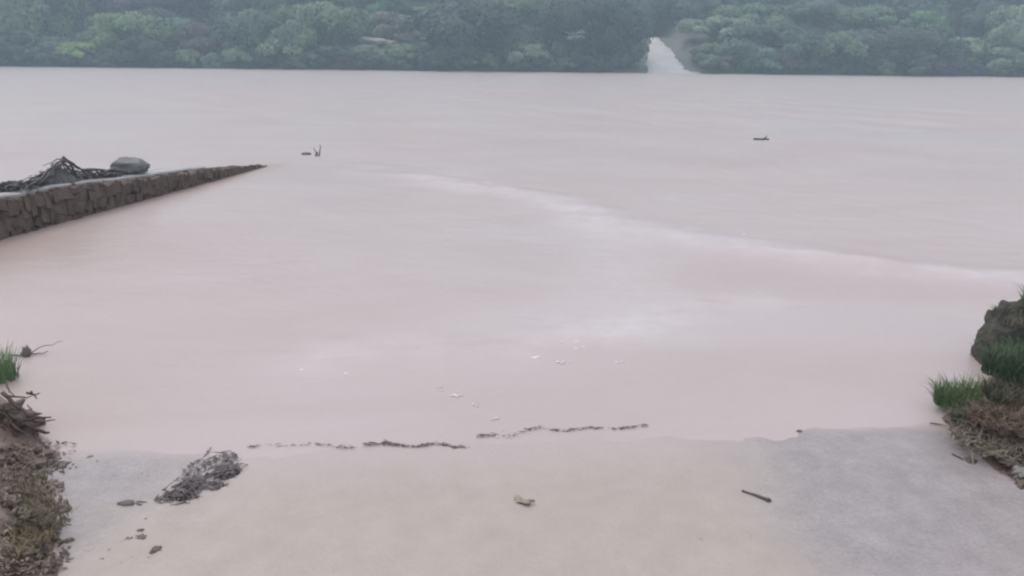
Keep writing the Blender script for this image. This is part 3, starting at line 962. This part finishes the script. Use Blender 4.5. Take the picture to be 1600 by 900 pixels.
# outline in plan: rounded left nose, running right out of the frame; vertical rings
nang, nlev = 72, 34
for lv in range(nlev):
    f = lv / (nlev - 1)
    for an in range(nang):
        a = 2 * math.pi * an / nang
        cx_, sx_ = math.cos(a), math.sin(a)
        ex, ey = math.copysign(abs(cx_) ** .6, cx_), math.copysign(abs(sx_) ** .7, sx_)
        x = .36 + .38 * ex; y = .26 * ey
        top = float(np.interp(x, [-.02, .05, .2, .34, .5, .74], [.27, .335, .36, .40, .45, .47]))
        sh = 1 - .16 * f if f < .85 else (1 - .16 * f) * math.sqrt(max(0, 1 - ((f - .85) / .15) ** 2 * .999))
        px_, py_ = .36 + (x - .36) * (1 - .5 * (1 - sh)) if f < .85 else .36 + (x - .36) * (.93 if f < .86 else .93 * sh / .864), y * sh
        v3 = Vector((px_ * 5, py_ * 5, f * 2))
        k = .035 * mnoise.noise(v3) + .03 * mnoise.noise(v3 * 2.7) + .015 * mnoise.noise(v3 * 7)
        V.append((px_ + ex * k, py_ + ey * k, -.08 + (top + .08) * min(1, f / .93) + (k * .8 if f > .5 else 0)))
i = np.arange(nlev * nang).reshape(nlev, nang)
i2 = np.roll(i, -1, axis=1)
F = np.stack([i[:-1], i2[:-1], i2[1:], i[1:]], -1).reshape(-1, 4)
base = P(1566, 590)
base = np.array([base[0], base[1] + .22, 0.0])
rk = new_obj('rock', mesh_np('rock', np.array(V), F), None, M['rock'], base)
tag(rk, 'dark upright earthy rock at the right frame edge with grass growing on top', 'rock')
Hr = .36
ztop = Hr - .03
tuft('grass_tuft', base + [.13, -.05, .31], 420, (.12, .18), .07, .004, 20, (0.11, 0.105, 0.075), 'short dull grass on the left crown of the upright rock', lean=1.2)
tuft('grass_tuft', base + [.05, -.17, .19], 420, (.09, .05), .10, .0035, 22, (0.09, 0.11, 0.065), 'mossy grass clinging to the left face of the upright rock', lean=1.2)
tuft('grass_tuft', base + [.40, -.02, .37], 700, (.20, .22), .16, .0045, 21, (0.12, 0.15, 0.085), 'taller grey green grass on top of the rock at the frame edge', lean=1.0)
tuft('hanging_grass', base + [.26, -.25, .17], 900, (.30, .06), .16, .004, 25, (0.075, 0.11, 0.06), 'dark limp grass hanging down the front face of the rock', lean=1.6, dirbias=(0, -.5))
p = G(1516, 628)
tuft('grass_tuft', W(p, -.02), 1000, (.19, .12), .17, .004, 30, (0.14, 0.225, 0.08), 'vivid green grass tuft at the foot of the upright rock', lean=.8, dirbias=(-.15, 0))
p = G(1560, 630)
tuft('grass_tuft', W(p, -.02), 600, (.22, .12), .13, .0045, 31, (0.07, 0.095, 0.045), 'duller green grass right of the vivid tuft below the rock', lean=.9)
p = G(1592, 618)
tuft('grass_tuft', W(p, -.02), 600, (.16, .16), .14, .0045, 37, (0.11, 0.10, 0.06), 'olive brown grass at the frame edge between the rock and the dead grass', lean=1.1)
p = G(1588, 604)
tuft('grass_tuft', W(p, -.03), 900, (.20, .12), .20, .0042, 38, (0.08, 0.125, 0.06), 'dark green grass hiding the foot of the rock at the frame edge', lean=.8)
p = P(1477, 622)
tuft('weed', W(p, -.01), 36, (.035, .03), .13, .006, 32, (0.06, 0.075, 0.055), 'small dark weed standing in the water left of the vivid grass', cat='weed', lean=.9)
# dead straw and litter
p = G(1568, 690)
o = new_obj('dead_grass', mesh_np('dead_grass', *blades_np(700, (.24, .26), .10, .004, 35, 1.8, (-.3, -.4))), None, M['straw'], W(p, .0))
tag(o, 'flattened brown dead grass on the right verge below the green grass', 'grass')
p = G(1590, 650)
o = new_obj('dead_grass', mesh_np('dead_grass', *blades_np(700, (.24, .16), .12, .0045, 36, 1.4, (-.2, -.3))), None, M['brown_straw'], W(p, .0))
tag(o, 'darker matted dead grass at the frame edge under the rock', 'grass')
for k, (a, b_, rr, mt_, lb_) in enumerate([((1528, 691), (1556, 704), .004, 'straw', 'upper of two pale straw stalks on the right verge'), ((1522, 698), (1552, 711), .0045, 'straw', 'lower of two pale straw stalks on the right verge'),
        ((1545, 695), (1590, 716), .006, 'wood', 'dark twig lying beside the pale stalks on the right verge'), ((1570, 664), (1592, 675), .007, 'straw', 'thick pale stalk under the dead grass near the frame edge'),
        ((1452, 664), (1478, 668), .004, 'wood', 'thin dark twig at the water edge left of the right verge'), ((1486, 712), (1506, 722), .004, 'wood', 'short dark twig on the wet road left of the right verge')]):
    q0, q1 = G(*a), G(*b_)
    o = new_obj('twig', tube_mesh('twig', wiggle((0, 0, .012), q1 - q0 + [0, 0, .012], 6, .12, 700 + k), [rr * .8, rr, rr, rr, rr * .8, rr * .4], 5), None, M[mt_], q0)
    tag(o, lb_, 'twig')
for k, (px, py, wx, hx, lb_, mt_) in enumerate([(1484, 656, 16, 9, 'small dark stone at the corner where the right verge meets the water', 'clod'), (1521, 662, 26, 16, 'rounded grey stone below the vivid grass on the right verge', 'boulder'),
        (1517, 723, 20, 9, 'flat grey stone at the road edge under the pale stalks', 'clod'), (1577, 726, 26, 12, 'dark stone lying low on the right verge', 'clod'), (1594, 741, 34, 16, 'pale grey stone lowest on the right verge at the frame edge', 'pale_stone'),
        (1590, 634, 22, 14, 'brown clod under the rock at the frame edge', 'clod'), (1541, 668, 18, 9, 'small brown clod in the dead grass', 'clod'), (1596, 758, 28, 10, 'dark clod beneath the pale grey stone at the frame edge', 'clod')]):
    clod(px, py, wx, hx, 200 + k, lb_, name='pebble' if 'stone' in lb_ else 'clod', cat='stone' if 'stone' in lb_ else 'clod', mt=M[mt_])
for k in range(24):
    px = random.uniform(1500, 1600)
    clod(px, 660 + (px - 1490) * .55 + random.uniform(-20, 25), random.uniform(6, 16), random.uniform(4, 8), 230 + k, 'small muddy clod among the dead grass of the right verge', 'clods on the right verge')

# ------------------------------------------------------------------ far bank trees
def crown_np(seed, nlobes, nleaf, leaf, low=0.04, squash=1.0, droop=.35):
    """crown of unit radius and unit height standing on z=0"""
    r_ = np.random.default_rng(seed)
    L = []
    for k in range(nlobes):
        a = r_.uniform(0, 6.28); f = r_.uniform(0, 1)
        z = low + (1 - low) * f ** .8
        prof = math.sqrt(max(0, 1 - (max(z - .38, -.25) / .62) ** 2)) if z > .38 else 1 - .35 * ((.38 - z) / .38) ** 2
        q = prof * math.sqrt(r_.uniform(.25, 1)) * .85
        L.append((q * math.cos(a), q * math.sin(a), min(z, .86), r_.uniform(.15, .36)))
    L = np.array(L)
    wts = L[:, 3] ** 2; wts /= wts.sum()
    idx = r_.choice(nlobes, nleaf, p=wts)
    d = r_.normal(0, 1, (nleaf, 3)); d[:, 2] = d[:, 2] * .9 + .25
    d /= np.linalg.norm(d, axis=1)[:, None]
    rad = L[idx, 3] * r_.uniform(.62, 1.06, nleaf)
    c = L[idx, :3] + d * rad[:, None] * [1, 1, .8 * squash]
    c[:, 2] = np.maximum(c[:, 2], .012)
    cdir = c - np.array([0, 0, .25]); cdir /= np.linalg.norm(cdir, axis=1)[:, None] + 1e-6
    nrm = d * .75 + cdir * .6 + r_.normal(0, .28, (nleaf, 3)); nrm[:, 2] += .1
    nrm /= np.linalg.norm(nrm, axis=1)[:, None]
    u = np.cross(nrm, r_.normal(0, 1, (nleaf, 3))); u /= np.linalg.norm(u, axis=1)[:, None]
    u[:, 2] -= droop; u /= np.linalg.norm(u, axis=1)[:, None]
    v_ = np.cross(nrm, u)
    s_ = (leaf * r_.uniform(.6, 1.5, nleaf))[:, None]
    V = np.stack([c - u * s_, c + v_ * s_ * .5, c + u * s_, c - v_ * s_ * .5], 1).reshape(-1, 3)
    F = np.arange(nleaf * 4).reshape(-1, 4)
    return V, F, L

def trunk_np(L, seed, rad=.05, top=.62):
    r_ = np.random.default_rng(seed)
    parts = [tube_np(wiggle((0, 0, -.06), (r_.uniform(-.08, .08), r_.uniform(-.08, .08), top), 6, .12, seed), np.linspace(rad, rad * .4, 6), 7)]
    for k in r_.choice(len(L), 9, replace=False):
        z0 = r_.uniform(.12, .5)
        parts.append(tube_np(wiggle((0, 0, z0), L[k, :3], 5, .15, seed + int(k), .04), np.linspace(rad * .45, rad * .12, 5), 5))
    return join_np(parts)

KINDS = {}
for name, args in {'broad': (1, 32, 11000, .036, .03), 'round': (2, 34, 10000, .038, .02), 'loose': (3, 22, 7000, .044, .10), 'shrub': (4, 17, 3600, .062, .0), 'tall': (5, 30, 10000, .036, .14), 'shrubby': (6, 20, 3800, .06, .0)}.items():
    V, F, L = crown_np(*args)
    cme = mesh_np('crown', V, F, False); cme.materials.append(M['leaf'])
    tv, tf = trunk_np(L, args[0] * 13)
    tme = mesh_np('trunk', tv, tf); tme.materials.append(M['bark'])
    KINDS[name] = (cme, tme)
def tree(kind, px, Y, top_py, wpx, colr, label, group=None, cat=None, name=None):
    q = at_y(px, 100, Y)
    x = q[0]
    z0 = float(height(x, Y)) - .1
    zt = at_y(px, top_py, Y)[2]
    h = max(zt - z0, 1.2)
    rad = wpx / 2 * Y / F_PX / .95
    shrub = kind in ('shrub', 'shrubby')
    o = empty(name or ('bush' if shrub else 'tree'), (x, Y, z0), label, cat or ('bush' if shrub else 'tree'), group, random.uniform(0, 6.28))
    o.scale = (rad, rad, h / 1.0)
    c = new_obj('crown', KINDS[kind][0], o); c.color = (*colr, 1)
    t_ = new_obj('trunk', KINDS[kind][1], o)
    return o
YG, DG, BG, LG, PU, MG = (0.19, 0.285, 0.085), (0.03, 0.05, 0.04), (0.085, 0.13, 0.10), (0.20, 0.265, 0.17), (0.075, 0.056, 0.058), (0.125, 0.19, 0.10)  # darkest tones also put the shade of forest hollows into leaf colour
Y0 = YB
front = [  # kind, px, depth beyond the waterline, top, width, colour, label
    ('broad', 55, 6, -40, 190, MG, 'tall green tree leaning over the far bank at the left frame edge'),
    ('shrub', 20, 1.4, 52, 120, DG, 'dark bush at the far waterline in the left corner'),
    ('shrubby', 88, 1.3, 60, 80, BG, 'blue green bush at the waterline between the left corner and the bright bush'),
    ('shrub', 140, 1.0, 66, 90, YG, 'low bright yellow green bush at the far waterline at left'),
    ('loose', 208, 3.2, 22, 130, (0.145, 0.225, 0.085), 'bright green leafy tree right above the low yellow green bush'),
    ('shrubby', 228, 1.2, 58, 90, DG, 'dark green bush at the waterline right of the bright yellow green bush'),
    ('shrub', 296, 1.3, 78, 62, (0.1, 0.12, 0.055), 'small olive bush at the waterline in front of the dark hollow'),
    ('round', 335, 5, 42, 120, PU, 'dusky purple brown thicket right of the small olive bush'),
    ('broad', 400, 3.5, 24, 140, BG, 'blue green tree behind the pale snag at the waterline'),
    ('shrub', 382, 1.4, 72, 70, MG, 'green bush at the waterline right at the pale snag'),
    ('shrubby', 440, 1.2, 62, 90, LG, 'pale green bush at the waterline right of the pale snag'),
    ('loose', 505, 3.5, 8, 150, MG, 'green tree with drooping boughs left of the pale clay ledge'),
    ('shrub', 520, 1.2, 72, 90, BG, 'dark bush at the waterline below the drooping tree'),
    ('shrubby', 572, 1.8, 72, 70, LG, 'light green bush just below the pale clay ledge'),
    ('shrub', 628, 1.4, 70, 80, MG, 'green bush at the waterline right of the clay ledge'),
    ('round', 742, 4.5, 10, 230, DG, 'big dark domed tree left of centre on the far bank'),
    ('shrubby', 700, 1.2, 78, 90, BG, 'low blue grey bush at the foot of the big dark domed tree'),
    ('shrub', 822, 1.3, 64, 82, LG, 'light green bush between the two big dark trees'),
    ('round', 925, 3.6, 2, 165, DG, 'big dark tree standing just left of the far road'),
    ('shrubby', 888, 1.2, 66, 80, DG, 'dark bush at the waterline under the tree left of the far road'),
    ('shrubby', 984, 2.2, 58, 58, BG, 'ragged bush overhanging the left edge of the far road'),
    ('shrubby', 1104, 3.2, 70, 66, MG, 'green bush on the slope just right of the far road'),
    ('shrub', 1130, 1.2, 90, 66, (0.09, 0.085, 0.06), 'low brownish bush at the waterline right of the far road'),
    ('loose', 1115, 8, 28, 120, LG, 'pale leafy tree up the slope right of the far road'),
    ('round', 1200, 3.0, 40, 150, BG, 'rounded blue green tree second right of the far road'),
    ('shrub', 1258, 1.2, 84, 80, PU, 'low brownish thicket at the waterline under the rounded blue green tree'),
    ('shrubby', 1305, 1.5, 56, 100, MG, 'green bush left of the wide dome shaped bush at right'),
    ('round', 1412, 3.0, 46, 180, (0.048, 0.07, 0.048), 'wide dome shaped dark green bush at right on the far waterline'),
    ('shrub', 1500, 1.0, 90, 66, (0.11, 0.15, 0.055), 'small yellowish bush at the waterline right of the dome shaped bush'),
    ('shrubby', 1500, 4.5, 62, 90, LG, 'pale green bush up the bank right of the dome shaped bush'),
    ('shrub', 1562, 1.2, 76, 90, MG, 'dark green bush at the waterline near the right frame edge'),
    ('loose', 1600, 5, 8, 120, LG, 'light green tree on the far bank at the right frame edge'),
]
for kind, px, s_, top, wpx, c_, lb_ in front:
    tree(kind, px, Y0 + s_, top, wpx, c_, lb_)
for px in (-60, -150, -250, -360, -480):
    tree('broad', px, Y0 + 3 + random.uniform(0, 2), random.uniform(-20, 30), 150, MG, 'tree on the far bank beyond the left frame edge', 'trees beyond the left frame edge')
for px in (1690, 1790, 1890, 2000, 2130):
    tree('round', px, Y0 + 3 + random.uniform(0, 2), random.uniform(0, 40), 150, MG, 'tree on the far bank beyond the right frame edge', 'trees beyond the right frame edge')
second = [
    ('tall', 150, 14, -30, 150, PU, 'dusky shaded tree in the dark hollow behind the bright leafy tree'),
    ('round', 258, 13, -6, 150, (0.05, 0.05, 0.052), 'dark dusky tree in the hollow right of the bright leafy tree'),
    ('tall', 345, 16, -25, 140, BG, 'tall blue green tree behind the purple brown thicket'),
    ('tall', 440, 15, -40, 150, BG, 'tall hazy tree behind the blue green tree at the pale snag'),
    ('loose', 590, 11, 22, 140, MG, 'hazy green tree above the pale clay ledge'),
    ('tall', 560, 20, -30, 150, BG, 'tall misty tree rising behind the drooping tree'),
    ('tall', 660, 22, 8, 110, LG, 'misty pale tree between the clay ledge and the big domed tree'),
    ('tall', 820, 16, -2, 130, MG, 'hazy tree behind the light green bush between the dark trees'),
    ('tall', 1010, 19, -10, 130, BG, 'misty tree above the top of the far road, left side'),
    ('tall', 1060, 20, -20, 120, BG, 'misty tree straight behind the top of the far road'),
    ('loose', 1165, 15, 8, 130, MG, 'misty green tree up the slope behind the pale leafy tree'),
    ('tall', 1255, 15, 6, 130, BG, 'hazy tree behind the rounded blue green tree'),
    ('loose', 1345, 13, 12, 140, MG, 'hazy green tree behind the left half of the dome shaped bush'),
    ('tall', 1430, 16, -8, 130, BG, 'tall hazy tree behind the right half of the dome shaped bush'),
    ('tall', 1525, 14, -25, 150, (0.045, 0.055, 0.06), 'tall dark bluish tree above the pale green bush at right'),
]
for kind, px, s_, top, wpx, c_, lb_ in second:
    tree(kind, px, Y0 + s_, top, wpx, c_, lb_)
def zone(px):
    return ('outside the left of the frame' if px < 0 else 'above the bright bushes at left' if px < 310 else 'left of the pale clay ledge' if px < 590 else 'between clay ledge and dark domed tree' if px < 760
            else 'left of the far road' if px < 1025 else 'right of the far road' if px < 1300 else 'behind the wide dome shaped bush' if px < 1520 else 'towards the right frame edge')
r = random.Random(21)
for row, (s_, lo, hi) in enumerate([(25, 5.0, 7.5), (34, 5, 8), (45, 6, 9)]):
    px = -260 + 50 * row
    while px < 1900:
        Y = Y0 + s_ + r.uniform(-3, 3)
        x = at_y(px, 100, Y)[0]
        hgt = r.uniform(lo, hi)
        z0 = float(height(x, Y))
        q = np.array([x, Y, z0 + hgt - CAM_H]) @ CROT
        top = 450 - F_PX * q[1] / -q[2]
        kd = r.choice(['tall', 'broad', 'round', 'loose'])
        cc = [r.uniform(.8, 1.2) * v_ for v_ in r.choice([BG, MG, LG, BG])]
        tree(kd, px, Y, top, r.uniform(95, 140), cc, 'misty tree high on the wooded hillside, ' + zone(px), 'misty trees on the hillside')
        px += r.uniform(75, 105)
# undergrowth along the hillside so that no bare ground shines between the trees
for k in range(60):
    px = r.uniform(-80, 1690)
    s_ = r.uniform(5, 22)
    x = at_y(px, 100, Y0 + s_)[0]
    if abs(x - float(far_road_c(s_))) < 5 and s_ < 17:
        continue
    z0 = float(height(x, Y0 + s_))
    q = np.array([x, Y0 + s_, z0 + r.uniform(1.5, 2.8) - CAM_H]) @ CROT
    top = 450 - F_PX * q[1] / -q[2]
    tree(r.choice(['shrub', 'shrubby']), px, Y0 + s_, top, r.uniform(60, 90), [r.uniform(.75, 1.25) * v_ for v_ in r.choice([BG, MG, DG])], 'low undergrowth bush on the far hillside, ' + zone(px), 'undergrowth on the far hillside')

for k in range(48):
    px = -60 + k * 36 + r.uniform(-10, 10)
    s_ = r.uniform(.1, .6)
    if 985 < px < 1098:
        continue
    x = at_y(px, 100, Y0 + s_)[0]
    tree(r.choice(['shrub', 'shrubby']), px, Y0 + s_, r.uniform(86, 97) + (px - 800) * .0105, r.uniform(36, 62), [r.uniform(.8, 1.2) * v_ for v_ in r.choice([BG, PU, MG, DG])],
         'low shrub at the far waterline, ' + zone(px), 'low shrubs along the far waterline')
# pale clay ledge and pale snag
Yl = Y0 + 4.6
q = at_y(588, 62, Yl)
o = new_obj('clay_ledge', rock_mesh('clay_ledge', 6, (1.5, .8, .24), 4, .45, 1.5), None, M['clay'], (q[0], Yl, q[2] - .1))
o.rotation_euler = (R(8), R(3), 0)
tag(o, 'pale bare clay ledge showing among the bushes on the far bank', 'bank')
Yl = Y0 + .3
q = at_y(388, 105, Yl)
sn = empty('tree_snag', (q[0], Yl, max(q[2], 0) - .15), 'thin pale dead snag at the far waterline at left', 'snag')
branch('trunk', sn, (0, 0, 0), (.05, .1, 1.35), .075, .04, M['pale_bark'], 801, .3, 0, 8, 7)
branch('limb', sn, (.02, .05, .75), (.42, .1, 1.05), .04, .02, M['pale_bark'], 802, .3)
branch('limb', sn, (.02, .05, .95), (-.25, .1, 1.25), .035, .015, M['pale_bark'], 803, .3)

# ------------------------------------------------------------------ haze
xe, y0_, y1_, zb, zt = 252, -70, YB + 345, -3.0, 52.0
bm = bmesh.new()
bmesh.ops.create_cube(bm, size=1)
for v_ in bm.verts:
    v_.co = Vector((v_.co.x * 2 * xe, (y0_ + y1_) / 2 + v_.co.y * (y1_ - y0_), (zb + zt) / 2 + v_.co.z * (zt - zb)))
me = bpy.data.meshes.new('haze'); bm.to_mesh(me); bm.free()
m = bpy.data.materials.new('haze'); m.use_nodes = True
t = m.node_tree; t.nodes.remove(t.nodes['Principled BSDF'])
pv = t.nodes.new('ShaderNodeVolumePrincipled')
pv.inputs['Color'].default_value = (0.66, 0.88, 1.0, 1)
pv.inputs['Density'].default_value = 0.0034
pv.inputs['Anisotropy'].default_value = 0.1
t.links.new(pv.outputs[0], t.nodes['Material Output'].inputs['Volume'])
tag(new_obj('haze', me, None, m), kind='stuff')
